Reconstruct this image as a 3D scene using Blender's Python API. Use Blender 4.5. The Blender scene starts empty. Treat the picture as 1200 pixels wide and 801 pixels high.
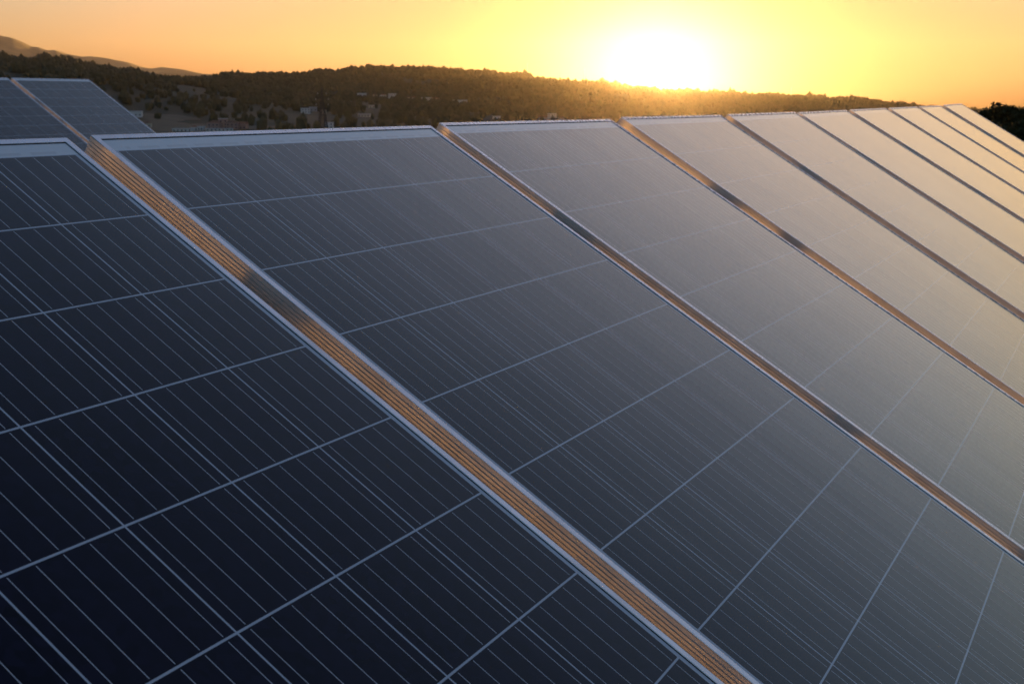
import bpy, bmesh, math, random
import numpy as np
from mathutils import Matrix, Vector

random.seed(7)
rng = np.random.default_rng(7)
sc = bpy.context.scene
COL = sc.collection

# ------------------------------------------------------------------ camera
FPX, CX, CY, HOR = 1433.54, 600.0, 400.5, 130.0      # focal length and horizon in photo pixels
PITCH = math.atan((CY - HOR) / FPX)
EYE = 1.6
cp, sp = math.cos(PITCH), math.sin(PITCH)
cam_d = bpy.data.cameras.new('camera')
cam_d.sensor_width = 36.0
cam_d.lens = FPX / 1200.0 * 36.0
cam_d.dof.use_dof = True
cam_d.dof.focus_distance = 2.1
cam_d.dof.aperture_fstop = 16.0
cam_d.clip_start = 0.05
cam_d.clip_end = 60000.0
cam = bpy.data.objects.new('camera', cam_d)
COL.objects.link(cam)
cam.location = (0, 0, EYE)
cam.rotation_euler = (math.pi / 2 - PITCH, 0, 0)
sc.camera = cam

# ------------------------------------------------------------------ sky, sun, exposure
SUN_AZ = math.radians(6.6)          # clockwise from +Y
SUN_EL = math.radians(1.38)
world = bpy.data.worlds.new('World')
sc.world = world
world.use_nodes = True
wn, wl = world.node_tree.nodes, world.node_tree.links
wn.clear()
w_out = wn.new('ShaderNodeOutputWorld')
w_bg = wn.new('ShaderNodeBackground')
w_sky = wn.new('ShaderNodeTexSky')
w_sky.sky_type = 'NISHITA'
w_sky.sun_disc = False
w_sky.sun_elevation = SUN_EL
w_sky.sun_rotation = SUN_AZ
w_sky.altitude = 150.0
w_sky.air_density = 1.0
w_sky.dust_density = 4.0
w_sky.ozone_density = 2.6
w_bg.inputs['Strength'].default_value = 0.12
# curve on the sky's brightness, holding the horizon glow down against the dome
w_sep = wn.new('ShaderNodeSeparateColor'); w_sep.mode = 'HSV'
w_com = wn.new('ShaderNodeCombineColor'); w_com.mode = 'HSV'
w_val = wn.new('ShaderNodeMath'); w_val.operation = 'POWER'; w_val.inputs[1].default_value = 1.75
w_sat = wn.new('ShaderNodeMath'); w_sat.operation = 'MULTIPLY'; w_sat.inputs[1].default_value = 0.86
wl.new(w_sky.outputs[0], w_sep.inputs[0])
wl.new(w_sep.outputs[0], w_com.inputs[0])
wl.new(w_sep.outputs[1], w_sat.inputs[0]); wl.new(w_sat.outputs[0], w_com.inputs[1])
w_add = wn.new('ShaderNodeMath'); w_add.operation = 'ADD'; w_add.inputs[1].default_value = 0.8
w_div = wn.new('ShaderNodeMath'); w_div.operation = 'DIVIDE'
w_mul = wn.new('ShaderNodeMath'); w_mul.operation = 'MULTIPLY'; w_mul.inputs[1].default_value = 2.0
wl.new(w_sep.outputs[2], w_val.inputs[0]); wl.new(w_val.outputs[0], w_add.inputs[0])
wl.new(w_val.outputs[0], w_div.inputs[0]); wl.new(w_add.outputs[0], w_div.inputs[1])
wl.new(w_div.outputs[0], w_mul.inputs[0]); wl.new(w_mul.outputs[0], w_com.inputs[2])
w_tint = wn.new('ShaderNodeMix'); w_tint.data_type = 'RGBA'; w_tint.blend_type = 'MULTIPLY'; w_tint.inputs[0].default_value = 1.0
w_tint.inputs[7].default_value = (1.0, 0.94, 0.92, 1)          # warm tint over the whole sky
wl.new(w_com.outputs[0], w_tint.inputs[6])
wl.new(w_tint.outputs[2], w_bg.inputs['Color'])
wl.new(w_bg.outputs[0], w_out.inputs['Surface'])

sun_d = bpy.data.lights.new('sun', 'SUN')
sun_d.energy = 2.4
sun_d.angle = math.radians(0.53)
sun_d.color = (1.0, 0.48, 0.12)
sun_o = bpy.data.objects.new('sun', sun_d)
COL.objects.link(sun_o)
SUN_DIR = Vector((math.sin(SUN_AZ) * math.cos(SUN_EL), math.cos(SUN_AZ) * math.cos(SUN_EL), math.sin(SUN_EL)))
sun_o.rotation_euler = SUN_DIR.to_track_quat('Z', 'Y').to_euler()
sun_o.location = (0, 0, 50)

sc.view_settings.view_transform = 'Standard'
sc.view_settings.look = 'None'
sc.view_settings.gamma = 1.0
sc.view_settings.use_curve_mapping = False
sc.view_settings.exposure = 2.05
sc.render.engine = 'CYCLES'
sc.cycles.use_denoising = True
sc.cycles.max_bounces = 6
sc.cycles.volume_bounces = 1
sc.cycles.sample_clamp_indirect = 4.0

# ------------------------------------------------------------------ helpers
def tag(o, label=None, cat=None, group=None, kind=None):
    if label: o['label'] = label
    if cat: o['category'] = cat
    if group: o['group'] = group
    if kind: o['kind'] = kind
    return o

def empty(name, loc=(0, 0, 0)):
    o = bpy.data.objects.new(name, None)
    o.empty_display_size = 0.2
    o.location = loc
    COL.objects.link(o)
    return o

def link(name, bm, mats, parent=None, smooth=False):
    me = bpy.data.meshes.new(name)
    bm.normal_update()
    bm.to_mesh(me)
    bm.free()
    for m in (mats if isinstance(mats, (list, tuple)) else [mats]):
        me.materials.append(m)
    if smooth:
        for p in me.polygons: p.use_smooth = True
    o = bpy.data.objects.new(name, me)
    COL.objects.link(o)
    if parent: o.parent = parent
    return o

def from_arrays(name, V, F, mat, parent=None, smooth=False):
    """V (n,3), F (m,k) of one face size k"""
    me = bpy.data.meshes.new(name)
    V = np.asarray(V, np.float32); F = np.asarray(F, np.int32)
    k = F.shape[1]
    me.vertices.add(len(V)); me.vertices.foreach_set('co', V.ravel())
    me.loops.add(F.size); me.loops.foreach_set('vertex_index', F.ravel())
    me.polygons.add(len(F))
    me.polygons.foreach_set('loop_start', np.arange(0, F.size, k, dtype=np.int32))
    me.polygons.foreach_set('loop_total', np.full(len(F), k, np.int32))
    me.polygons.foreach_set('use_smooth', np.full(len(F), smooth, bool))
    me.update(calc_edges=True)
    me.materials.append(mat)
    o = bpy.data.objects.new(name, me)
    COL.objects.link(o)
    if parent: o.parent = parent
    return o

def bx(bm, x0, x1, y0, y1, z0, z1):
    v = [bm.verts.new(p) for p in ((x0, y0, z0), (x1, y0, z0), (x1, y1, z0), (x0, y1, z0),
                                   (x0, y0, z1), (x1, y0, z1), (x1, y1, z1), (x0, y1, z1))]
    for f in ((3, 2, 1, 0), (4, 5, 6, 7), (0, 1, 5, 4), (1, 2, 6, 5), (2, 3, 7, 6), (3, 0, 4, 7)):
        bm.faces.new([v[i] for i in f])

def bar(bm, a, b, w, h=None, up=Vector((0, 0, 1))):
    """square bar from a to b"""
    a, b = Vector(a), Vector(b)
    h = h or w
    d = (b - a).normalized()
    if abs(d.dot(up)) > 0.98: up = Vector((0, 1, 0))
    s = d.cross(up).normalized() * w / 2
    t = s.cross(d).normalized() * h / 2
    r = [bm.verts.new(p + q) for p in (a, b) for q in (-s - t, s - t, s + t, -s + t)]
    for f in ((3, 2, 1, 0), (4, 5, 6, 7), (0, 1, 5, 4), (1, 2, 6, 5), (2, 3, 7, 6), (3, 0, 4, 7)):
        bm.faces.new([r[i] for i in f])

class NT:
    """small node-tree helper"""
    def __init__(self, name):
        self.m = bpy.data.materials.new(name)
        self.m.use_nodes = True
        self.t = self.m.node_tree
        self.t.nodes.clear()
        self.out = self.t.nodes.new('ShaderNodeOutputMaterial')
    def n(self, typ, **kw):
        x = self.t.nodes.new(typ)
        for k, v in kw.items(): setattr(x, k, v)
        return x
    def l(self, a, b): self.t.links.new(a, b)
    def put(self, sock, v):
        if isinstance(v, bpy.types.NodeSocket): self.l(v, sock)
        else: sock.default_value = v
    def math(self, op, a, b=0.0, c=None):
        x = self.n('ShaderNodeMath', operation=op)
        self.put(x.inputs[0], a); self.put(x.inputs[1], b)
        if c is not None: self.put(x.inputs[2], c)
        return x.outputs[0]
    def mix(self, f, a, b):
        x = self.n('ShaderNodeMix', data_type='RGBA')
        self.put(x.inputs[0], f)
        self.put(x.inputs[6], a if isinstance(a, bpy.types.NodeSocket) else (*a, 1))
        self.put(x.inputs[7], b if isinstance(b, bpy.types.NodeSocket) else (*b, 1))
        return x.outputs[2]
    def mixf(self, f, a, b):
        x = self.n('ShaderNodeMix', data_type='FLOAT')
        self.put(x.inputs[0], f); self.put(x.inputs[2], a); self.put(x.inputs[3], b)
        return x.outputs[0]
    def noise(self, vec, scale, detail=4.0, rough=0.55):
        x = self.n('ShaderNodeTexNoise')
        if vec is not None: self.l(vec, x.inputs['Vector'])
        x.inputs['Scale'].default_value = scale
        x.inputs['Detail'].default_value = detail
        x.inputs['Roughness'].default_value = rough
        return x.outputs['Fac']
    def ramp(self, f, a, b):
        x = self.n('ShaderNodeMapRange')
        x.interpolation_type = 'SMOOTHSTEP'
        self.l(f, x.inputs['Value'])
        x.inputs['From Min'].default_value = a; x.inputs['From Max'].default_value = b
        return x.outputs[0]
    def coord(self, w='Object'):
        return self.n('ShaderNodeTexCoord').outputs[w]
    def principled(self, **kw):
        x = self.n('ShaderNodeBsdfPrincipled')
        for k, v in kw.items():
            k = k.replace('_', ' ')
            if isinstance(v, tuple) and len(v) == 3: v = (*v, 1)
            self.put(x.inputs[k], v)
        self.l(x.outputs[0], self.out.inputs['Surface'])
        return x

def ray(px, py):
    """photo pixel -> (azimuth clockwise from +Y, slope of elevation)"""
    r, d = (px - CX) / FPX, (py - CY) / FPX
    X, Y, Z = r, cp - d * sp, -sp - d * cp
    return math.atan2(X, Y), Z / math.hypot(X, Y)

# ------------------------------------------------------------------ materials
def mat_plain(name, col, rough=0.7, metallic=0.0, var=0.25, scale=8.0):
    t = NT(name)
    f = t.noise(t.coord(), scale)
    c2 = tuple(min(1, c * (1 + var)) for c in col); c1 = tuple(c * (1 - var) for c in col)
    t.principled(Base_Color=t.mix(f, c1, c2), Roughness=rough, Metallic=metallic)
    return t.m

def mat_alu(name, col, rough, metallic, brush=True):
    t = NT(name)
    co = t.coord()
    mp = t.n('ShaderNodeMapping'); mp.inputs['Scale'].default_value = (90, 1.5, 90) if brush else (9, 9, 9)
    t.l(co, mp.inputs['Vector'])
    streak = t.noise(mp.outputs[0], 6.0, 3.0)
    dirt = t.ramp(t.noise(co, 7.0, 6.0, 0.65), 0.42, 0.75)
    c = t.mix(streak, tuple(x * 0.86 for x in col), col)
    c = t.mix(t.math('MULTIPLY', dirt, 0.35), c, (0.22, 0.2, 0.18))
    bp = t.n('ShaderNodeBump'); bp.inputs['Strength'].default_value = 0.04 if brush else 0.0; bp.inputs['Distance'].default_value = 0.002
    t.l(streak, bp.inputs['Height'])
    p = t.principled(Base_Color=c, Metallic=metallic, Roughness=t.mixf(streak, rough * 0.8, rough * 1.25))
    t.l(bp.outputs[0], p.inputs['Normal'])
    return t.m

M_FLANGE = mat_alu('anodised_aluminium', (0.84, 0.86, 0.88), 0.27, 0.95, False)
M_SIDE = mat_alu('warm_tinted_aluminium', (0.76, 0.72, 0.67), 0.42, 0.4)  # warm light on the frame sides is put into their colour
M_STEEL = mat_alu('galvanised_steel', (0.42, 0.43, 0.44), 0.55, 0.7)
M_DARKSTEEL = mat_plain('weathered_steel', (.045, .038, .032), .85)
M_BLACK = mat_plain('black_plastic', (0.02, 0.02, 0.022), 0.5)
M_BACK = mat_plain('white_backsheet', (0.75, 0.75, 0.74), 0.55, var=0.04)

S = 0.159                                   # pitch of the cells
XL, XR, YT, YB = -0.018, 0.972, 0.0415, -1.614  # outer frame (x along the row, y up the slope)
FL = 0.011                                  # flange width
ZT, ZB = 0.002, -0.038                      # flange top, frame bottom (cells are z = 0)
OX, OY = (XL + XR) / 2, YB                  # the panel's own origin: middle of its lower edge, on the back

def mat_glass():
    t = NT('solar_glass')
    uv = t.n('ShaderNodeUVMap').outputs[0]
    sep = t.n('ShaderNodeSeparateXYZ'); t.l(uv, sep.inputs[0])
    u, v = sep.outputs[0], sep.outputs[1]
    co = t.coord()
    # the cell matrix: 6 x 10 cells, five busbars a cell, white gaps
    def near(x, hw):            # 1 within hw of an integer
        d = t.math('ABSOLUTE', t.math('SUBTRACT', x, t.math('ROUND', x)))
        return t.math('LESS_THAN', d, hw)
    inside = t.math('MULTIPLY', t.math('MULTIPLY', t.math('GREATER_THAN', u, 0.010), t.math('LESS_THAN', u, 5.990)),
                    t.math('MULTIPLY', t.math('GREATER_THAN', v, 0.010), t.math('LESS_THAN', v, 9.990)))
    gap_u, gap_v = near(u, 0.0070), near(v, 0.0085)
    gap = t.math('MAXIMUM', gap_u, gap_v)
    bus = near(t.math('ADD', t.math('MULTIPLY', u, 5.0), 0.5), 0.0115)
    endgap = near(v, 0.022)
    bus = t.math('MULTIPLY', bus, t.math('SUBTRACT', 1.0, endgap))
    cellmask = t.math('MULTIPLY', inside, t.math('SUBTRACT', 1.0, gap))
    busmask = t.math('MULTIPLY', cellmask, bus)
    # fine fingers across the cell, far too thin to resolve except as a grain
    fing = t.math('FRACT', t.math('MULTIPLY', v, 88.0))
    fing = t.math('LESS_THAN', fing, 0.06)
    # crystal grain and a slight tone per cell
    vor = t.n('ShaderNodeTexVoronoi'); vor.inputs['Scale'].default_value = 14.0
    t.l(uv, vor.inputs['Vector'])
    grain = t.n('ShaderNodeSeparateColor'); t.l(vor.outputs['Color'], grain.inputs[0])
    wn_ = t.n('ShaderNodeTexWhiteNoise', noise_dimensions='3D')
    fl = t.n('ShaderNodeVectorMath', operation='FLOOR'); t.l(uv, fl.inputs[0]); t.l(fl.outputs[0], wn_.inputs['Vector'])
    cell = t.mix(grain.outputs[0], (0.0030, 0.0026, 0.010), (0.009, 0.008, 0.026))
    cell = t.mix(t.math('MULTIPLY', wn_.outputs['Value'], 0.5), cell, (0.012, 0.010, 0.024))
    cell = t.mix(t.math('MULTIPLY', fing, 0.10), cell, (0.25, 0.25, 0.26))
    head = t.math('LESS_THAN', v, 0.0)
    sheet = t.mix(head, (0.54, 0.57, 0.63), (0.76, 0.78, 0.80))
    c = t.mix(cellmask, sheet, cell)
    c = t.mix(busmask, c, (0.78, 0.78, 0.82))
    # tinned cross ribbon in the head margin, in dashes
    rib = t.math('MULTIPLY', t.math('GREATER_THAN', v, -0.060), t.math('LESS_THAN', v, -0.018))
    dash = t.math('LESS_THAN', t.math('FRACT', t.math('ADD', t.math('MULTIPLY', u, 2.5), 0.2)), 0.72)
    rib = t.math('MULTIPLY', t.math('MULTIPLY', rib, dash),
                 t.math('MULTIPLY', t.math('GREATER_THAN', u, 0.15), t.math('LESS_THAN', u, 5.85)))
    c = t.mix(rib, c, (0.66, 0.67, 0.69))
    # black sealant round the glass
    xi0, xi1 = (XL + FL) / S, (XR - FL) / S
    vi0, vi1 = -(YT - FL) / S, -(YB + FL) / S
    w = 0.0010 / S
    seal = t.math('SUBTRACT', 1.0, t.math('MULTIPLY',
        t.math('MULTIPLY', t.math('GREATER_THAN', u, xi0 + w), t.math('LESS_THAN', u, xi1 - w)),
        t.math('MULTIPLY', t.math('GREATER_THAN', v, vi0 + w), t.math('LESS_THAN', v, vi1 - w))))
    c = t.mix(seal, c, (0.015, 0.016, 0.02))
    # dust film and a few specks of dirt
    dust = t.ramp(t.noise(co, 2.2, 7.0, 0.6), 0.35, 0.8)
    c = t.mix(t.math('MULTIPLY', dust, 0.018), c, (0.35, 0.30, 0.24))
    v2 = t.n('ShaderNodeTexVoronoi'); v2.inputs['Scale'].default_value = 4.5
    oi = t.n('ShaderNodeObjectInfo')
    off = t.n('ShaderNodeVectorMath', operation='ADD'); t.l(co, off.inputs[0])
    sc_ = t.n('ShaderNodeVectorMath', operation='SCALE'); sc_.inputs[0].default_value = (37, 53, 0)
    t.l(oi.outputs['Random'], sc_.inputs['Scale']); t.l(sc_.outputs[0], off.inputs[1])
    t.l(off.outputs[0], v2.inputs['Vector'])
    vs = t.n('ShaderNodeSeparateColor'); t.l(v2.outputs['Color'], vs.inputs[0])
    speck = t.math('MULTIPLY', t.math('LESS_THAN', v2.outputs['Distance'], t.math('MULTIPLY', vs.outputs[1], 0.014)),
                   t.math('GREATER_THAN', vs.outputs[0], 0.86))
    rough = t.math('ADD', t.mixf(dust, 0.06, 0.11), t.math('MULTIPLY', grain.outputs[1], 0.015))
    bsdf = t.principled(Base_Color=c, Roughness=rough, IOR=1.21)
    bsdf.inputs['Sheen Weight'].default_value = .03; bsdf.inputs['Sheen Roughness'].default_value = .35; bsdf.inputs['Sheen Tint'].default_value = (.95, .90, .80, 1)
    dif = t.n('ShaderNodeBsdfDiffuse'); dif.inputs[0].default_value = (0.02, 0.018, 0.015, 1)
    ms = t.n('ShaderNodeMixShader'); t.l(speck, ms.inputs[0]); t.l(bsdf.outputs[0], ms.inputs[1]); t.l(dif.outputs[0], ms.inputs[2])
    # added gloss lifts the sky's reflection where the glass is seen almost edge-on
    lw = t.n('ShaderNodeLayerWeight'); lw.inputs[0].default_value = .5
    graze_gloss = t.n('ShaderNodeBsdfGlossy'); graze_gloss.inputs[0].default_value = (.95, 1.0, .88, 1); graze_gloss.inputs['Roughness'].default_value = .11
    mf = t.n('ShaderNodeMixShader')
    mp = t.n('ShaderNodeMapping'); mp.inputs['Scale'].default_value = (26, 1.3, 1)
    t.l(off.outputs[0], mp.inputs['Vector'])
    run = t.noise(mp.outputs[0], 1.0, 5.0, .6)                      # dried rain runs down the slope
    blot = t.noise(off.outputs[0], 3.1, 6.0, .6)
    graze_gloss_k = t.math('MULTIPLY', t.mixf(run, .82, 1.20), t.math('MULTIPLY', t.mixf(blot, .86, 1.14), t.mixf(oi.outputs['Random'], .92, 1.1)))
    t.l(t.math('MULTIPLY', t.math('POWER', lw.outputs['Facing'], 4.3), graze_gloss_k), mf.inputs[0])
    t.l(ms.outputs[0], mf.inputs[1]); t.l(graze_gloss.outputs[0], mf.inputs[2])
    t.l(mf.outputs[0], t.out.inputs['Surface'])
    bp = t.n('ShaderNodeBump'); bp.inputs['Strength'].default_value = 0.02; bp.inputs['Distance'].default_value = 0.004
    t.l(t.noise(co, 5.0, 3.0), bp.inputs['Height']); t.l(bp.outputs[0], bsdf.inputs['Normal'])
    return t.m
M_GLASS = mat_glass()

# ------------------------------------------------------------------ terrain heights (polar about the photographer's hill)
def smooth(a, b, x):
    t = np.clip((np.asarray(x, float) - a) / (b - a), 0, 1); return t * t * (3 - 2 * t)
RIDGE = [(-900, 60), (-500, 64), (-300, 70), (-120, 66), (0, 71), (20, 73), (40, 75), (55, 73.5), (72, 71.5), (85, 73), (100, 79), (120, 82), (140, 85),
         (150, 87.5), (165, 90.5), (175, 94), (190, 94), (205, 93.5), (225, 95), (240, 93), (258, 91.5), (275, 90), (300, 89), (330, 88), (345, 89.5),
         (370, 87), (395, 85), (410, 83), (430, 80.5), (450, 81.5), (470, 81), (500, 82), (530, 83.5), (570, 85.5), (595, 89), (612, 90), (625, 92.5),
         (650, 96), (690, 98.5), (720, 101), (745, 104), (770, 107.5), (800, 109), (850, 111.5), (900, 113), (925, 114), (950, 117), (985, 118),
         (1005, 117.5), (1020, 120), (1035, 123), (1060, 126), (1100, 130), (1150, 132), (1250, 128), (1400, 122), (1700, 118), (2400, 112)]
FAR = [(-900, 40), (-400, 52), (-150, 30), (-40, 36), (0, 42), (15, 45), (28, 50), (38, 54.5), (45, 55), (55, 59), (65, 58.5), (80, 64), (95, 67), (105, 66.5),
       (130, 69.5), (150, 73), (165, 77.5), (178, 80), (190, 78.5), (205, 80), (222, 83.3), (240, 86.5), (256, 88), (270, 86), (285, 89),
       (310, 95), (400, 104), (600, 120), (1000, 133), (1200, 133), (2400, 120)]
def curve(tab):
    az = np.array([ray(p, y)[0] for p, y in tab]); sl = np.array([ray(p, y)[1] for p, y in tab])
    return lambda a: np.interp(a, az, sl)
FRONT = [(-900, 80), (-400, 76), (-100, 82), (0, 84), (100, 90), (200, 98), (250, 101), (300, 106.5), (350, 112), (400, 117), (440, 119), (480, 121), (520, 123.5),
         (560, 127), (600, 132), (660, 138), (720, 141), (900, 143), (1100, 140), (1400, 136), (2400, 130)]
ridge_s, far_s, front_s = curve(RIDGE), curve(FAR), curve(FRONT)
AZ_L0, AZ_L1 = ray(60, 90)[0], ray(330, 90)[0]
def ridge_d(a): return 2050 + 950 * smooth(AZ_L0, AZ_L1, a)
FAR_D = 8200.0
def bumps(x, y):
    return (np.sin(x * .0071 + 1.3) * np.cos(y * .0063 + .4) * .5 + np.sin(x * .0163 - y * .0121) * .3 + np.sin(x * .031 + y * .027 + 2.) * .2)
def ground_z(x, y):
    x = np.asarray(x, float); y = np.asarray(y, float)
    d = np.hypot(x, y); a = np.arctan2(x, y)
    D = ridge_d(a); zq = EYE + front_s(a) * D * .66; zr = EYE + ridge_s(a) * D; zf = EYE + far_s(a) * FAR_D
    # the near hill, the valley, the wooded ridge, the saddle behind it, the far range, the plain
    k_d = np.stack([np.zeros_like(d), np.full_like(d, 16.), np.full_like(d, 60.), np.full_like(d, 200.), np.full_like(d, 600.), np.full_like(d, 1150.),
                    D * .66, D * .74, D, D * 1.35, np.full_like(d, 5600.), np.full_like(d, 7000.), np.full_like(d, FAR_D), np.full_like(d, 10800.)])
    toe = np.minimum(zq - 5.0, -6.0)
    k_z = np.stack([np.zeros_like(d), np.full_like(d, .02), np.full_like(d, -3.0), np.full_like(d, -10.), np.full_like(d, -15.), np.full_like(d, -17.),
                    zq, toe * .6 + zq * .4, zr, np.minimum(zr - 12, -6), np.full_like(d, -24.) + 0.18 * (zf + 24), -24 + 0.55 * (zf + 24), zf, np.full_like(d, -30.)])
    z = np.zeros_like(d)
    for i in range(len(k_d) - 1):
        t = np.clip((d - k_d[i]) / np.maximum(k_d[i + 1] - k_d[i], 1e-6), 0, 1)
        if i in (6, 8, 12): t = t * t * (3 - 2 * t)
        m = (d >= k_d[i]) & (d <= k_d[i + 1])
        z = np.where(m, k_z[i] + (k_z[i + 1] - k_z[i]) * t, z)
    b = bumps(x, y)
    amp = 5.0 * smooth(1100, 1700, d) * (1 - smooth(.8, .97, d / D) * (1 - smooth(1.0, 1.2, d / D))) * (1 - smooth(.56, .64, d / D) * (1 - smooth(.68, .74, d / D)))
    amp = amp + 28.0 * smooth(5200, 6500, d) * (1 - smooth(6900, 7900, d))
    # behind the photographer and to the sides just low rolling country
    front = smooth(-0.2, 0.35, np.cos(a))
    back = -12 * smooth(20, 500, d) + 55 * smooth(1500, 5000, d) + 14 * b * smooth(300, 1500, d) - 40 * smooth(9000, 10800, d)
    rise = 0.45 * smooth(4, 11, y) * smooth(-1.5, -4.5, x) * (1 - smooth(16, 40, d))
    return (z + amp * b) * front + back * (1 - front) + rise
def hit(px, py, lo=900.0, hi=3200.0):
    """where the line of sight through a photo pixel meets the hills"""
    a, s = ray(px, py)
    ds = np.arange(lo, hi, 4.0)
    g = ground_z(ds * math.sin(a), ds * math.cos(a)) - (EYE + s * ds)
    i = int(np.argmax(g >= 0)) if (g >= 0).any() else int(np.argmax(g))
    d = float(ds[i]); x, y = d * math.sin(a), d * math.cos(a)
    return x, y, float(ground_z(x, y)), d

def mat_terrain():
    t = NT('hillside')
    co = t.n('ShaderNodeNewGeometry').outputs['Position']
    a = t.noise(co, .006, 6.0, .6); b = t.noise(co, .0021, 4.0); g = t.noise(co, .9, 6.0, .65)
    c = t.mix(t.ramp(a, .4, .62), (0.030, 0.036, 0.014), (0.075, 0.066, 0.032))
    c = t.mix(t.ramp(b, .56, .66), c, (0.13, 0.11, 0.055))
    c = t.mix(t.math('MULTIPLY', g, .5), c, (0.06, 0.055, 0.03))
    sx = t.n('ShaderNodeVectorMath', operation='LENGTH'); t.l(co, sx.inputs[0])
    dry = t.math('SUBTRACT', 1.0, t.ramp(sx.outputs['Value'], 60.0, 400.0))
    c = t.mix(dry, c, t.mix(g, (0.10, 0.075, 0.045), (0.20, 0.155, 0.10)))
    p = t.principled(Base_Color=c, Roughness=.95)
    bp = t.n('ShaderNodeBump'); bp.inputs['Strength'].default_value = .5; bp.inputs['Distance'].default_value = .05
    t.l(g, bp.inputs['Height']); t.l(bp.outputs[0], p.inputs['Normal'])
    return t.m
def build_terrain():
    fine = np.radians(np.arange(-32, 32.01, 0.1))
    rest = np.radians(np.arange(34, 327, 3.0))
    az = np.concatenate([fine, rest]); n = len(az)
    dist = np.concatenate([[1.2, 2.5, 4, 6, 8, 10, 12, 14, 17, 21, 27, 36, 48, 64, 90, 130, 200, 300, 430, 600, 760, 900, 1000], np.arange(1080, 3300, 40),
                           np.arange(3400, 5600, 200), np.arange(5600, 8200, 130), [8200, 8300, 8500, 8800, 9200, 9800, 10400, 10800]])
    A, Dd = np.meshgrid(az, dist)
    X, Y = Dd * np.sin(A), Dd * np.cos(A); Z = ground_z(X, Y)
    V = np.concatenate([np.stack([X.ravel(), Y.ravel(), Z.ravel()], 1), [[0, 0, float(ground_z(0., 0.))]]])
    m = len(dist)
    i, j = np.meshgrid(np.arange(m - 1), np.arange(n), indexing='ij'); jn = (j + 1) % n
    F = np.stack([i * n + j, (i + 1) * n + j, (i + 1) * n + jn, i * n + jn], -1).reshape(-1, 4)[:, ::-1]
    o = from_arrays('terrain', V[:-1], F, mat_terrain(), smooth=True)
    tag(o, kind='structure')
    # the innermost disc under the photographer
    bm = bmesh.new(); vs = [bm.verts.new((1.2 * math.sin(q), 1.2 * math.cos(q), float(ground_z(1.2 * math.sin(q), 1.2 * math.cos(q))))) for q in np.linspace(0, 2 * math.pi, 48, endpoint=False)]
    bm.faces.new(vs[::-1]); tag(link('ground', bm, o.data.materials[0]), kind='structure')
    return o
terrain = build_terrain()

# ------------------------------------------------------------------ haze over the valley
def build_haze():
    t = NT('haze_air')
    add = t.n('ShaderNodeAddShader')
    for k, (den, g) in enumerate(((3.4e-6, .93), (7.0e-6, .62))):      # narrow lobe shaped to glow round the sun, wide lobe to pale the hills
        pv = t.n('ShaderNodeVolumePrincipled')
        pv.inputs['Color'].default_value = (0.96, 0.93, 0.88, 1)
        pv.inputs['Density'].default_value = den
        pv.inputs['Anisotropy'].default_value = g
        t.l(pv.outputs[0], add.inputs[k])
    t.l(add.outputs[0], t.out.inputs['Volume'])
    bm = bmesh.new(); bx(bm, -11500, 11500, -11500, 11500, -75, 620)
    tag(link('haze', bm, t.m), kind='stuff')
build_haze()

# ------------------------------------------------------------------ dry grass on the near hill
def build_grass():
    t = NT('dry_grass')
    rr = t.n('ShaderNodeNewGeometry').outputs['Random Per Island']
    t.principled(Base_Color=t.mix(rr, (.10, .085, .04), (.20, .16, .085)), Roughness=.9)
    T, B = 4200, 9
    d = 1.0 + 27 * rng.random(T) ** .7; a = rng.uniform(0, 2 * math.pi, T)
    cx, cy = np.repeat(d * np.sin(a), B), np.repeat(d * np.cos(a), B)
    n = T * B
    x = cx + rng.normal(0, .05, n); y = cy + rng.normal(0, .05, n); z = ground_z(x, y)
    h = rng.uniform(.06, .26, n); w = rng.uniform(.004, .010, n); q = rng.uniform(0, 2 * math.pi, n)
    lean = rng.normal(0, .35, (n, 2)) * h[:, None]
    P = np.stack([np.stack([x - w * np.cos(q), y - w * np.sin(q), z - .01], 1), np.stack([x + w * np.cos(q), y + w * np.sin(q), z - .01], 1),
                  np.stack([x + lean[:, 0], y + lean[:, 1], z + h], 1)], 1).reshape(-1, 3)
    tag(from_arrays('grass', P, np.arange(n * 3).reshape(-1, 3), t.m), 'tufts of dry grass on the ground round the panels', 'grass', kind='stuff')
build_grass()

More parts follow.
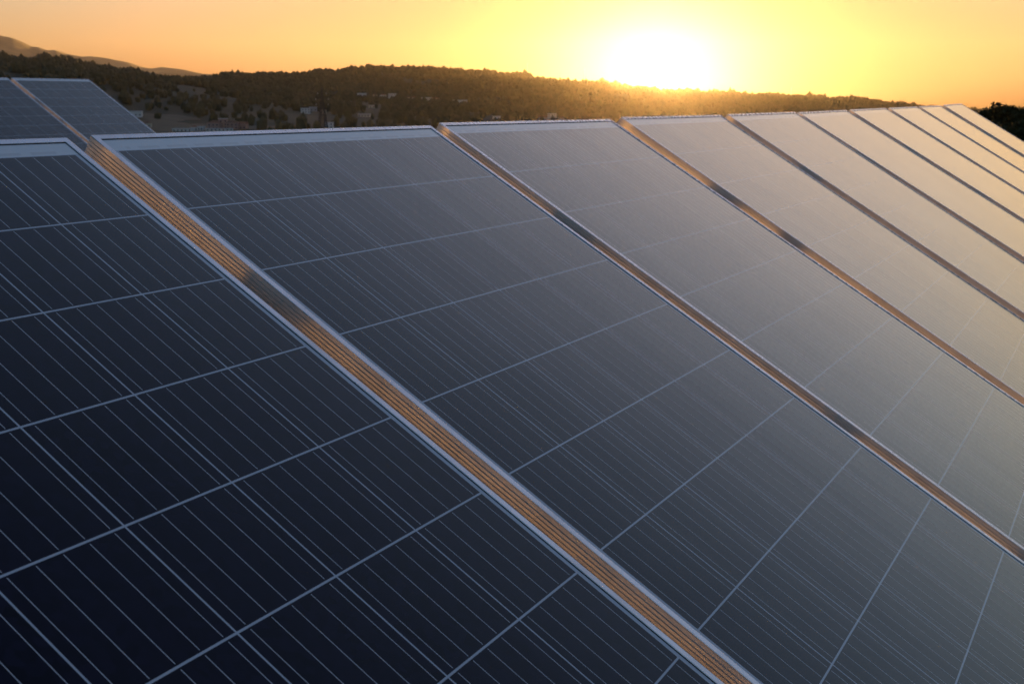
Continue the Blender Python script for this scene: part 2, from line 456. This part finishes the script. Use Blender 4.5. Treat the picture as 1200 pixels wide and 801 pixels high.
# ------------------------------------------------------------------ the distant woods
def mat_leaf(name, a, b, c):
    t = NT(name)
    g = t.n('ShaderNodeNewGeometry')
    r = g.outputs['Random Per Island']
    col = t.mix(r, a, b)
    f = t.noise(g.outputs['Position'], .02, 3.0)
    col = t.mix(t.ramp(f, .45, .7), col, c)
    p = t.principled(Base_Color=col, Roughness=.85)
    p.inputs['Specular IOR Level'].default_value = .2
    return t.m
M_WOOD = mat_leaf('pine_wood', (0.060, 0.054, 0.024), (0.092, 0.082, 0.037), (0.11, 0.088, 0.044))
def ico(sub):
    bm = bmesh.new(); bmesh.ops.create_icosphere(bm, subdivisions=sub, radius=1.0)
    bm.verts.ensure_lookup_table()
    V = np.array([v.co[:] for v in bm.verts]); F = np.array([[v.index for v in f.verts] for f in bm.faces]); bm.free()
    return V, F
IV, IF = ico(1)
def build_forest():
    N = 46000
    az = np.radians(rng.uniform(-30, 30, N))
    D = ridge_d(az)
    d = np.where(rng.random(N) < .5, D * rng.uniform(.62, 1.03, N), rng.uniform(1120, 3060, N))
    d = np.minimum(d, D * 1.03)
    x, y = d * np.sin(az), d * np.cos(az)
    dens = bumps(x * 2.2 + 40, y * 2.2)
    dens2 = np.sin(x * .013 + 2 * np.sin(y * .004)) * np.sin(y * .011)
    keep = (dens > -.18) | (d > D * .72) & (dens2 > -.75) | (d > D * .93)
    keep &= rng.random(N) < np.where(d < 1500, .45, 1.0)
    x, y, d = x[keep], y[keep], d[keep]
    pa = np.arctan2(x, y)
    for hx, hy, hw in HOUSE_POS:                       # gardens and lanes in front of the houses
        hd, ha = math.hypot(hx, hy), math.atan2(hx, hy)
        near_h = (np.abs(pa - ha) * hd < hw * .5 + 7) & (d > hd - 230) & (d < hd + 9)
        near_h &= rng.random(len(x)) < .97
        x, y, d, pa = x[~near_h], y[~near_h], d[~near_h], pa[~near_h]
    for fx, fy, fr in FIELDS:
        inf = np.hypot(x - fx, y - fy) < fr
        inf &= rng.random(len(x)) < .93
        x, y, d, pa = x[~inf], y[~inf], d[~inf], pa[~inf]
    n = len(x)
    big = np.where((np.sin(pa * 190) + np.sin(pa * 83 + 1.) > .9) & (d > ridge_d(pa) * .95), 1.35, 1.0)
    r = big * rng.uniform(2.0, 4.6, n) * rng.uniform(.8, 1.15, n); h = r * rng.uniform(1.0, 1.7, n)
    jit = rng.uniform(.72, 1.28, (n, len(IV), 1))
    V = IV[None] * jit * np.stack([r, r, h], 1)[:, None, :]
    V += np.stack([x, y, ground_z(x, y) + h * .75], 1)[:, None, :]
    F = IF[None] + (np.arange(n) * len(IV))[:, None, None]
    tag(from_arrays('forest', V.reshape(-1, 3), F.reshape(-1, 3), M_WOOD), 'dark pine woods covering the hills across the valley', 'forest', kind='stuff')

# ------------------------------------------------------------------ solar panels
def quad_ring(bm, x0, x1, y0, y1, w, z0, z1):
    """mitred flat frame of width w between z0 and z1"""
    xs = ((x0, y0), (x1, y0), (x1, y1), (x0, y1)); ins = ((x0 + w, y0 + w), (x1 - w, y0 + w), (x1 - w, y1 - w), (x0 + w, y1 - w))
    r = [[bm.verts.new((*p, z)) for p in q] for q, z in ((xs, z1), (ins, z1), (xs, z0), (ins, z0))]
    for i in range(4):
        j = (i + 1) % 4
        bm.faces.new((r[0][i], r[0][j], r[1][j], r[1][i])); bm.faces.new((r[2][j], r[2][i], r[3][i], r[3][j]))
        bm.faces.new((r[1][i], r[1][j], r[3][j], r[3][i])); bm.faces.new((r[0][j], r[0][i], r[2][i], r[2][j]))
SH = lambda p: (p[0] - OX, p[1] - OY, p[2] - ZB)
def shift(bm):
    for v in bm.verts: v.co = SH(v.co)
def side_rail(sgn):
    """long ribbed wall of the frame profile; outer face at XL or XR"""
    bm = bmesh.new()
    pts = [(0.0, ZT - .0018)]
    top, bot, nr = ZT - .0035, ZB, 6
    hgt = (top - bot) / nr
    for i in range(nr):
        a = top - i * hgt
        pts += [(0.0, a), (0.0, a - hgt * .62), (.0024, a - hgt * .68), (.0024, a - hgt * .96)]
    pts += [(0.0, bot)]
    inner = [(.0034, bot), (.0034, ZT - .0018)]
    prof = pts + inner
    X0 = XL + .0003 if sgn < 0 else XR - .0003
    rows = [[bm.verts.new((X0 - sgn * dx, yy, z)) for dx, z in prof] for yy in (YB + .0005, YT - .0005)]
    n = len(prof)
    for i in range(n):
        j = (i + 1) % n
        f = (rows[0][i], rows[0][j], rows[1][j], rows[1][i])
        bm.faces.new(f if sgn > 0 else f[::-1])
    for r in rows: bm.faces.new(r)
    bmesh.ops.recalc_face_normals(bm, faces=bm.faces)
    shift(bm); return bm
def make_panel():
    root = empty('solar_panel')
    bm = bmesh.new()
    quad_ring(bm, XL, XR, YB, YT, FL, ZT - .0016, ZT)
    for e in [e for e in bm.edges if e.is_manifold]: pass
    # head and foot walls, and the inward foot of the profile
    bx(bm, XL + .003, XR - .003, YT - .0024, YT - .0003, ZB, ZT - .0017)
    bx(bm, XL + .003, XR - .003, YB + .0003, YB + .0024, ZB, ZT - .0017)
    for x0, x1 in ((XL + .0030, XL + .024), (XR - .024, XR - .0030)): bx(bm, x0, x1, YB + .004, YT - .004, ZB + .0001, ZB + .0017)
    shift(bm); fr = link('frame', bm, M_FLANGE, root)
    bv = fr.modifiers.new('edge', 'BEVEL'); bv.width = .0006; bv.segments = 2; bv.limit_method = 'ANGLE'
    link('side_rail', side_rail(-1), M_SIDE, root); link('side_rail', side_rail(1), M_SIDE, root)
    # glass with the cells laminated under it
    bm = bmesh.new(); uvl = bm.loops.layers.uv.new('UVMap')
    e = .0035
    x0, x1, y0, y1 = XL + e, XR - e, YB + e, YT - e
    bx(bm, x0, x1, y0, y1, -.0045, 0.0)
    for f in bm.faces:
        for lp in f.loops: lp[uvl].uv = (lp.vert.co.x / S, -lp.vert.co.y / S)
    shift(bm); link('cell_glass', bm, M_GLASS, root)
    bm = bmesh.new(); bx(bm, XL + .005, XR - .005, YB + .005, YT - .005, -.0056, -.0047); shift(bm); link('backsheet', bm, M_BACK, root)
    bm = bmesh.new(); bx(bm, .42, .53, YT - .16, YT - .07, -.026, -.0058); shift(bm)
    jb = link('junction_box', bm, M_BLACK, root)
    for x in (.44, .51):
        bm = bmesh.new()
        last = Vector((x, YT - .16, -.016))
        for k in range(1, 9):
            q = Vector((x + (-.3 if x < .47 else .3) * (k / 8) ** 1.5, YT - .16 - .12 * math.sin(k / 8 * 2.4), -.016 - .010 * math.sin(k / 8 * 3.1)))
            bar(bm, last, q, .006); last = q
        shift(bm); link('cable', bm, M_BLACK, jb)
    return root
def copy_tree(o, parent=None):
    c = o.copy(); COL.objects.link(c); c.parent = parent
    for ch in [k for k in COL.objects if k.parent == o]: copy_tree(ch, c)
    return c
CAMW = Matrix(((1, 0, 0), (0, -sp, cp), (0, -cp, -sp)))        # right, down, forward -> world
def place(o, R, T):
    ax = [CAMW @ Vector([R[r][c] for r in range(3)]) for c in range(3)]
    X, Yv, Zv = ax[0], -ax[1], -ax[2]
    org = CAMW @ Vector(T) + Vector((0, 0, EYE))
    M = Matrix((X, Yv, Zv)).transposed().to_4x4()
    M.translation = org + X * OX + Yv * OY + Zv * ZB
    o.matrix_world = M
    return org, X, Yv, Zv
POSE = {
 1: ([[0.460589, 0.756392, -0.464466], [-0.169179, 0.588492, 0.790604], [0.871342, -0.285565, 0.399018]], [-1.07998, -0.11358, 0.96316]),
 2: ([[0.464876, 0.754008, -0.46407], [-0.168713, 0.589987, 0.789589], [0.869152, -0.288767, 0.401482]], [-0.60379, -0.29216, 1.8695]),
 3: ([[0.459759, 0.755567, -0.466627], [-0.167441, 0.589786, 0.79001], [0.872115, -0.285081, 0.397672]], [-0.1256, -0.47048, 2.76052]),
 4: ([[0.451793, 0.756489, -0.472872], [-0.168861, 0.592985, 0.787308], [0.875996, -0.27585, 0.395648]], [0.36415, -0.65135, 3.67422]),
 5: ([[0.458146, 0.756314, -0.467003], [-0.172635, 0.591091, 0.787914], [0.871952, -0.280359, 0.401372]], [0.84218, -0.82824, 4.57824]),
 6: ([[0.456481, 0.76249, -0.458512], [-0.175374, 0.582335, 0.793807], [0.872278, -0.281947, 0.399546]], [1.3186, -1.00509, 5.48084]),
 7: ([[0.455584, 0.763508, -0.457709], [-0.17557, 0.581136, 0.794642], [0.872707, -0.281667, 0.398806]], [1.7992, -1.1878, 6.38253]),
 8: ([[0.459022, 0.761559, -0.457522], [-0.174954, 0.582382, 0.793865], [0.871028, -0.284356, 0.400564]], [2.27917, -1.36946, 7.28444]),
 9: ([[0.454984, 0.761954, -0.460886], [-0.173763, 0.583575, 0.793251], [0.873382, -0.280832, 0.397917]], [2.75955, -1.55204, 8.18606]),
 10: ([[0.457036, 0.762763, -0.457505], [-0.180785, 0.583296, 0.791886], [0.870882, -0.27921, 0.404483]], [3.23976, -1.73539, 9.08712])}
BR = [[0.4513773, 0.7606864, -0.4664919], [-0.172851, 0.5874115, 0.7906139], [0.8754319, -0.2762315, 0.3966296]]
BT = [-4.79777, -2.52600, 11.82256]
LABELS = {
 1: 'darkest solar panel, nearest the camera, cut off by the lower left of the photo',
 2: 'large dark blue panel with a broad ribbed golden side, second from the left',
 3: 'solar panel just below and left of the sun, third in the long row',
 4: 'solar panel just below and right of the sun, fourth in the long row',
 5: 'pale solar panel fifth from the near end of the long row',
 6: 'pale solar panel sixth from the near end of the long row',
 7: 'pale solar panel fourth from the far right end of the long row',
 8: 'pale solar panel third from the far right end of the long row',
 9: 'pale solar panel last but one at the far right end of the long row',
 10: 'pale solar panel at the far right end of the row, beside the dark trees'}
proto = make_panel()
FR = {}
for k in range(1, 11):
    o = proto if k == 1 else copy_tree(proto)
    FR[k] = place(o, *POSE[k])
    tag(o, LABELS[k], 'solar panel', 'solar panels of the long front row')
o = copy_tree(proto); FR['B2'] = place(o, BR, BT)
tag(o, 'dark solar panel at the right end of the raised row behind, against the hill', 'solar panel', 'solar panels of the raised row behind')
o = copy_tree(proto); FR['B1'] = place(o, BR, [BT[i] - 1.037 * BR[i][0] for i in range(3)])
tag(o, 'black solar panel of the raised row behind, cut off by the left photo edge', 'solar panel', 'solar panels of the raised row behind')

# ------------------------------------------------------------------ steel tables that carry the panels
def mounting(keys, name, label):
    a, b = FR[keys[0]], FR[keys[-1]]
    root = empty(name)
    X = a[1]; Yv, Zv = a[2], a[3]
    def pt(fr, x, y, z): return fr[0] + fr[1] * x + fr[2] * y + fr[3] * z
    ends = {}
    for y in (-0.30, -1.47):
        bm = bmesh.new(); P = pt(a, XL - .06, y, ZB - .030); Q = pt(b, XR + .06, y, ZB - .030)
        bar(bm, P, Q, .04, .04, up=Zv); link('rail', bm, M_STEEL, root); ends[y] = (P, Q)
    n = 4 if len(keys) > 4 else 2
    base = None
    for i in range(n):
        t = min(.97, (.40 + 3.5 * i) / (ends[-0.30][1] - ends[-0.30][0]).length)
        p0 = ends[-0.30][0].lerp(ends[-0.30][1], t); p1 = ends[-1.47][0].lerp(ends[-1.47][1], t)
        bm = bmesh.new(); bar(bm, p0 + (p0 - p1) * .15 - Zv * .045, p1 + (p1 - p0) * .15 - Zv * .045, .05, .05, up=Zv); link('rafter', bm, M_STEEL, root)
        for p in (p0, p1):
            q = p - Zv * .07
            g = float(ground_z(q.x, q.y))
            bm = bmesh.new(); bar(bm, (q.x, q.y, g - .1), q, .06); link('post', bm, M_STEEL, root)
            if base is None: base = Vector((q.x, q.y, g))
        bm = bmesh.new(); q0, q1 = p0 - Zv * .07, p1 - Zv * .07
        bar(bm, (q0.x, q0.y, float(ground_z(q0.x, q0.y)) + .35), q1, .03); link('brace', bm, M_STEEL, root)
    # clamps in the gaps, sunk between the frames
    for i in range(len(keys) - 1):
        fr, nx = FR[keys[i]], FR[keys[i + 1]]
        for y in (-0.30, -1.47):
            c0 = pt(fr, XR, y, 0); c1 = pt(nx, XL, y, 0); c = (c0 + c1) / 2
            bm = bmesh.new(); bar(bm, c - fr[3] * .05 - fr[2] * .016, c - fr[3] * .05 + fr[2] * .016, .020, .03, up=fr[3])
            bar(bm, c - fr[3] * .05, c - fr[3] * .016, .008)
            link('clamp', bm, M_BLACK, root)
    for ch in [k for k in COL.objects if k.parent == root]:
        ch.data.transform(Matrix.Translation(-base))
    root.location = base
    tag(root, label, 'mounting frame')
mounting(list(range(1, 11)), 'mounting_frame', 'galvanised steel table with rails and posts under the long front row of panels')
mounting(['B1', 'B2'], 'mounting_frame', 'steel table with posts under the raised row of panels behind')

# ------------------------------------------------------------------ houses across the valley
def mat_wall(name, col):
    t = NT(name)
    co = t.coord()
    f = t.noise(co, .6, 4.0)
    t.principled(Base_Color=t.mix(f, tuple(c * .78 for c in col), col), Roughness=.85)
    return t.m
WALLS = {'white': mat_wall('white_render', (.72, .70, .66)), 'cream': mat_wall('cream_render', (.58, .50, .38)), 'pink': mat_wall('dusty_pink_render', (.42, .27, .22)),
         'grey': mat_wall('grey_concrete', (.40, .39, .38))}
ROOFS = {'tile': mat_wall('clay_tile', (.24, .11, .06)), 'pale': mat_wall('pale_roofing', (.62, .62, .62)), 'brown': mat_wall('brown_tile', (.14, .09, .06))}
M_PANE = mat_plain('window_glass', (.03, .035, .045), .15)
HOUSE_POS = []
def house(px, py, w, h, dep, wall, roof, label, hip=False, cat='house', group='houses scattered across the valley', lo=900., rot=None):
    """px, py: the foot of the house in the photo; w, h, dep in metres"""
    if 210 < px < 290: w, h = w * .8, h * .72
    if py < 124: w, h, dep = w * 1.25, h * 1.3, dep * 1.15
    x, y, z, d = hit(px, py, lo)
    HOUSE_POS.append((x, y, w))
    r = empty(cat.replace(' ', '_'), (x, y, z - .3))
    r.rotation_euler.z = -math.atan2(x, y) + (random.uniform(-.5, .5) if rot is None else rot)
    bm = bmesh.new(); bx(bm, -w / 2, w / 2, -dep / 2, dep / 2, -2, h); link('wall', bm, WALLS[wall], r)
    bm = bmesh.new(); o = .35
    if hip == 'flat':
        bx(bm, -w / 2 - o, w / 2 + o, -dep / 2 - o, dep / 2 + o, h + .004, h + .5)
    else:
        rise = dep * .24
        e = [bm.verts.new(p) for p in ((-w / 2 - o, -dep / 2 - o, h), (w / 2 + o, -dep / 2 - o, h), (w / 2 + o, dep / 2 + o, h), (-w / 2 - o, dep / 2 + o, h))]
        q = dep * .42 if hip else -o
        t0, t1 = bm.verts.new((-w / 2 + q, 0, h + rise)), bm.verts.new((w / 2 - q, 0, h + rise))
        bm.faces.new((e[0], e[1], t1, t0)); bm.faces.new((e[2], e[3], t0, t1)); bm.faces.new((e[3], e[0], t0)); bm.faces.new((e[1], e[2], t1)); bm.faces.new(e[::-1])
    link('roof', bm, ROOFS[roof], r)
    n = max(2, int(w / 3.2)); st = max(1, int(h / 2.9))
    for i in range(n):
        for k in range(st):
            bm = bmesh.new(); cx = (i + .5) / n * w - w / 2; cz = 1.0 + k * 2.9
            bx(bm, cx - .55, cx + .55, -dep / 2 - .03, -dep / 2 + .05, cz, cz + 1.3)
            link('window', bm, M_PANE, r)
    tag(r, label, cat, group)
    return r
HOUSES = [
 (160, 137, 11, 5, 9, 'white', 'pale', 'small white house among trees just right of the raised panel row behind'),
 (172, 150, 9, 4, 8, 'cream', 'brown', 'low cream cottage at the edge of the fields right of the raised row'),
 (215, 154.5, 22, 4, 9, 'white', 'pale', 'long low white shed just above the panel edge, left of the pink town blocks'),
 (228, 153.5, 8, 5, 7, 'white', 'tile', 'small white house with a tiled roof between the long shed and the town block'),
 (236, 153, 7, 5, 7, 'white', 'pale', 'white cube house with a pale roof touching the left of the town block'),
 (252, 152, 14, 9, 10, 'pink', 'tile', 'dusty pink block at the left of the town block, with a clay roof'),
 (262, 151.5, 10, 13, 10, 'pink', 'pale', 'tallest pink block in the valley town, with a flat pale top'),
 (273, 152, 14, 9, 9, 'pink', 'brown', 'dusty pink block with a brown roof right of the tallest pink block'),
 (284, 151.5, 12, 7, 9, 'pink', 'tile', 'low pink house at the right end of the valley town'),
 (257, 154, 30, 3.5, 9, 'white', 'pale', 'long low white hall in front of the pink town blocks'),
 (272, 150.5, 5, 9, 5, 'white', 'pale', 'slim white tower house between the pink town blocks'),
 (358, 133, 10, 6, 9, 'white', 'pale', 'bright white house just left of the lattice pylon'),
 (367, 130.5, 9, 5, 8, 'grey', 'pale', 'grey house just right of the lattice pylon, half way up it'),
 (378.5, 133, 8, 4.5, 8, 'cream', 'brown', 'small cream house a little right of the lattice pylon'),
 (386, 151, 8, 6, 8, 'white', 'pale', 'white house just above the panel edge, right of the foot of the pylon'),
 (424, 114.5, 12, 6, 9, 'white', 'pale', 'white house alone on the hillside, left end of the hillside hamlet'),
 (438, 115.5, 12, 5, 8, 'cream', 'brown', 'low cream house in the hillside hamlet, between two white ones'),
 (449, 115, 9, 4.5, 8, 'white', 'tile', 'little white house with a tiled roof in the hillside hamlet'),
 (460, 115.5, 11, 7, 9, 'white', 'pale', 'taller white house in the middle of the hillside hamlet'),
 (478, 118, 13, 4.5, 8, 'cream', 'brown', 'cream house in the hillside hamlet, right of the gap in the trees'),
 (486, 118.5, 10, 5, 8, 'white', 'tile', 'white house next to the right hand cream house of the hamlet'),
 (500, 118.5, 16, 5, 9, 'white', 'pale', 'wide white house in the right half of the hillside hamlet'),
 (510, 119.5, 12, 5, 8, 'cream', 'tile', 'cream house with clay roof beside the wide white house of the hamlet'),
 (519, 121, 8, 5, 8, 'white', 'pale', 'small white house last but one at the right end of the hamlet'),
 (538, 122.5, 23, 6, 10, 'white', 'pale', 'large flat topped white building at the right end of the hillside hamlet'),
 (437, 126.5, 9, 3.5, 8, 'cream', 'pale', 'small pale cottage alone in the woods below the hamlet'),
 (427, 137, 14, 3.5, 8, 'cream', 'pale', 'low pale farm shed in the woods, well right of the pylon'),
 (582, 140, 9, 4, 8, 'white', 'pale', 'low white cottage above the panel edge, left of the houses near the sun'),
 (636, 142, 10, 5, 8, 'cream', 'tile', 'cream house at the left of the cluster below the sun'),
 (647, 141, 12, 9, 9, 'white', 'pale', 'tall white house in the cluster below and left of the sun'),
 (657, 142.5, 9, 5, 8, 'cream', 'brown', 'small house at the right of the cluster below the sun'),
]
for a in HOUSES:
    flat = a[6] == 'pale'
    house(*a, lo=2060. if a[0] > 415 and a[1] < 124 else 900., hip='flat' if flat else random.choice([True, False]), rot=random.uniform(-.35, .35))

# ------------------------------------------------------------------ dry fields by the town
M_FIELD = mat_plain('dry_field', (.14, .11, .065), .95, var=.35, scale=.05)
FIELDS = []
def field(px, py, R, seed):
    x, y, z, d = hit(px, py)
    FIELDS.append((x, y, R))
    rg = np.random.default_rng(seed); bm = bmesh.new(); c = None; rings = []
    ph = rg.uniform(0, 6.28, 3)
    for k in range(1, 9):
        ring = []
        for q in np.linspace(0, 2 * math.pi, 40, endpoint=False):
            rr = R * k / 8 * (.8 + .12 * math.sin(2 * q + ph[0]) + .1 * math.sin(3 * q + ph[1]) + .05 * math.sin(7 * q + ph[2]))
            X, Y = x + rr * math.cos(q), y + rr * math.sin(q)
            ring.append(bm.verts.new((X, Y, float(ground_z(X, Y)) + .5)))
        rings.append(ring)
    bm.faces.new(rings[0])
    for a, b in zip(rings, rings[1:]):
        for i in range(40): bm.faces.new((a[i], b[i], b[(i + 1) % 40], a[(i + 1) % 40]))
    tag(link('field', bm, M_FIELD, smooth=True), kind='structure')
for k, (px, py, R) in enumerate([(192, 139, 34), (206, 138.5, 28), (196, 149, 42), (228, 149, 36), (180, 144, 20), (300, 150, 26)]):
    field(px, py, R, 50 + k)
build_forest()

# ------------------------------------------------------------------ lattice pylon and masts
def pylon(px, py_top, d):
    a, s = ray(px, py_top)
    x, y = d * math.sin(a), d * math.cos(a)
    g = float(ground_z(x, y)); H = EYE + s * d - g
    r = empty('lattice_pylon', (x, y, g)); r.rotation_euler.z = -a + .35
    def half(t): return 3.6 * (1 - t) ** 1.25 + .32 if t < 1 else .1
    bm = bmesh.new(); W = .48; N = 11
    lv = [(i / N) ** .9 for i in range(N + 1)]
    crn = [(-1, -1), (1, -1), (1, 1), (-1, 1)]
    for i in range(N):
        h0, h1, z0, z1 = half(lv[i]), half(lv[i + 1]), lv[i] * H * .96, lv[i + 1] * H * .96
        for k in range(4):
            p, q = crn[k], crn[(k + 1) % 4]
            bar(bm, (p[0] * h0, p[1] * h0, z0), (p[0] * h1, p[1] * h1, z1), W)
            bar(bm, (p[0] * h0, p[1] * h0, z0), (q[0] * h1, q[1] * h1, z1), W * .7)
            bar(bm, (q[0] * h0, q[1] * h0, z0), (p[0] * h1, p[1] * h1, z1), W * .7)
            bar(bm, (p[0] * h1, p[1] * h1, z1), (q[0] * h1, q[1] * h1, z1), W * .6)
    bar(bm, (0, 0, H * .94), (0, 0, H), .2)
    link('tower', bm, M_DARKSTEEL, r)
    for t, L in ((.60, 4.4), (.72, 5.2), (.84, 3.6)):
        for sg in (-1, 1):
            bm = bmesh.new(); z = t * H; hw = half(t)
            bar(bm, (sg * hw, -hw, z), (sg * (hw + L), 0, z + .2), .2); bar(bm, (sg * hw, hw, z), (sg * (hw + L), 0, z + .2), .2)
            bar(bm, (sg * hw * .9, 0, z + 1.7), (sg * (hw + L), 0, z + .2), .2)
            bar(bm, (sg * (hw + L * .5), 0, z + .9), (sg * (hw + L * .5), -hw * .5, z + .1), .14)
            ca = link('crossarm', bm, M_DARKSTEEL, r)
            bm = bmesh.new(); bmesh.ops.create_cone(bm, cap_ends=True, segments=8, radius1=.16, radius2=.16, depth=1.5, matrix=Matrix.Translation((sg * (hw + L - .1), 0, z - .7)))
            link('insulator', bm, M_BACK, ca)
    tag(r, 'lattice electricity pylon standing in front of the wooded hill, above the dark blue panel', 'pylon')
pylon(377, 100, 1150.0)
def mast(px, py_top, py_foot, label):
    x, y, z, d = hit(px, py_foot, 2000., 3100.)
    a, s = ray(px, py_top); H = EYE + s * d - z
    r = empty('radio_mast', (x, y, z))
    bm = bmesh.new(); bmesh.ops.create_cone(bm, cap_ends=True, segments=8, radius1=.55, radius2=.18, depth=H, matrix=Matrix.Translation((0, 0, H / 2))); link('pole', bm, M_STEEL, r)
    for k, zz in enumerate((.96, .88)):
        bm = bmesh.new(); bar(bm, (-1.2, 0, H * zz), (1.2, 0, H * zz), .3); link('antenna', bm, M_STEEL, r)
    tag(r, label, 'mast', 'masts on the wooded ridge')
mast(618, 74, 91, 'thin mast on the bright ridge, leftmost, beside a bump of trees')
mast(685, 80, 98, 'thin mast on the glowing ridge just left of the sun')
mast(927, 103, 114, 'thin mast on the low ridge well right of the sun')

# ------------------------------------------------------------------ trees one can tell apart
M_BARK = mat_plain('bark', (.06, .045, .032), .9, scale=3.0)
M_LEAF = mat_leaf('olive_leaf', (.022, .030, .010), (.055, .062, .024), (.045, .048, .018))
def tree(name, loc, H, R, n_clump, per, leaf, label, group, trunk_r=.16, flat=.75, seed=1):
    rg = np.random.default_rng(seed)
    r = empty(name, loc)
    bm = bmesh.new(); tips = []
    ht = H * .30
    bar(bm, (0, 0, -.5), (R * .03, 0, ht), trunk_r * 2)
    for k in range(7):
        a = k * 2.4 + rg.uniform(-.3, .3); L = R * rg.uniform(.45, .8)
        p0 = Vector((R * .03, 0, ht * rg.uniform(.8, 1.0))); p1 = Vector((math.cos(a) * L * .55, math.sin(a) * L * .55, H * rg.uniform(.45, .6))); p2 = Vector((math.cos(a) * L, math.sin(a) * L, H * rg.uniform(.62, .86)))
        bar(bm, p0, p1, trunk_r * .9); bar(bm, p1, p2, trunk_r * .5); tips.append(p2)
    link('trunk', bm, M_BARK, r)
    C = []
    while len(C) < n_clump:
        q = rg.uniform(-1, 1, 3); l = np.linalg.norm(q)
        if .25 < l < 1: C.append((q[0] * R, q[1] * R, H * .62 + q[2] * H * .38 * flat * 1.3))
    C = np.array(C); cr = R * rg.uniform(.16, .34, n_clump)
    N = n_clump * per
    ci = np.repeat(np.arange(n_clump), per)
    dv = rg.normal(size=(N, 3)); dv /= np.linalg.norm(dv, axis=1)[:, None]
    P = C[ci] + dv * (cr[ci] * rg.uniform(.3, 1.0, N) ** .5)[:, None] * np.array([1, 1, .8])
    A = rg.normal(size=(N, 3)); A /= np.linalg.norm(A, axis=1)[:, None]
    B = np.cross(A, rg.normal(size=(N, 3))); B /= np.linalg.norm(B, axis=1)[:, None]
    s = leaf * rg.uniform(.6, 1.4, N)[:, None]
    V = np.stack([P - A * s, P + B * s * .5, P + A * s, P - B * s * .5], 1).reshape(-1, 3)
    F = np.arange(N * 4).reshape(-1, 4)
    from_arrays('crown', V, F, M_LEAF, r)
    tag(r, label, 'tree', group)
    return r
def tree_at(px, top, d, R, label, seed, name='broadleaf_tree', n=60, per=130, leaf=.09):
    a, s = ray(px, top)
    x, y = d * math.sin(a), d * math.cos(a); g = float(ground_z(x, y))
    return tree(name, (x, y, g), EYE + s * d - g, R, n, per, leaf, label, 'dark trees beyond the right end of the row', seed=seed)
tree_at(1168, 121, 48, 1.15, 'tallest dark tree with a rounded top beyond the right end of the panels', 3)
tree_at(1182, 123, 50, 1.0, 'dark tree leaning against the tallest one on its right', 4)
tree_at(1196, 126.5, 47, .55, 'small dark tree top at the right edge of the photo', 5)
tree_at(1151, 129.5, 52, .8, 'low dark tree showing just over the slanted edge of the last panel', 6)
tree_at(1176, 146, 42, 1.3, 'broad dark bush in front of the tall trees at the right edge', 8)
tree_at(1206, 140, 44, 1.3, 'dark bush cut off by the right edge of the photo', 9)
def far_tree(px, foot, H, R, label, seed):
    x, y, z, d = hit(px, foot, 1500., 3100.)
    return tree('ridge_tree', (x, y, z), H, R, 26, 24, .95, label, 'single trees standing up from the ridge', trunk_r=.4, seed=seed)
far_tree(187, 95, 13, 5.0, 'rounded tree standing alone in the dip of the ridge, left of the pylon', 21)
far_tree(193, 95, 10, 4.0, 'smaller tree touching the rounded one in the dip of the ridge', 22)
far_tree(423, 82, 9, 3.0, 'pointed tree on the ridge line above the hamlet', 23)
far_tree(613, 91, 9, 5.5, 'bushy tree at the foot of the leftmost mast', 24)
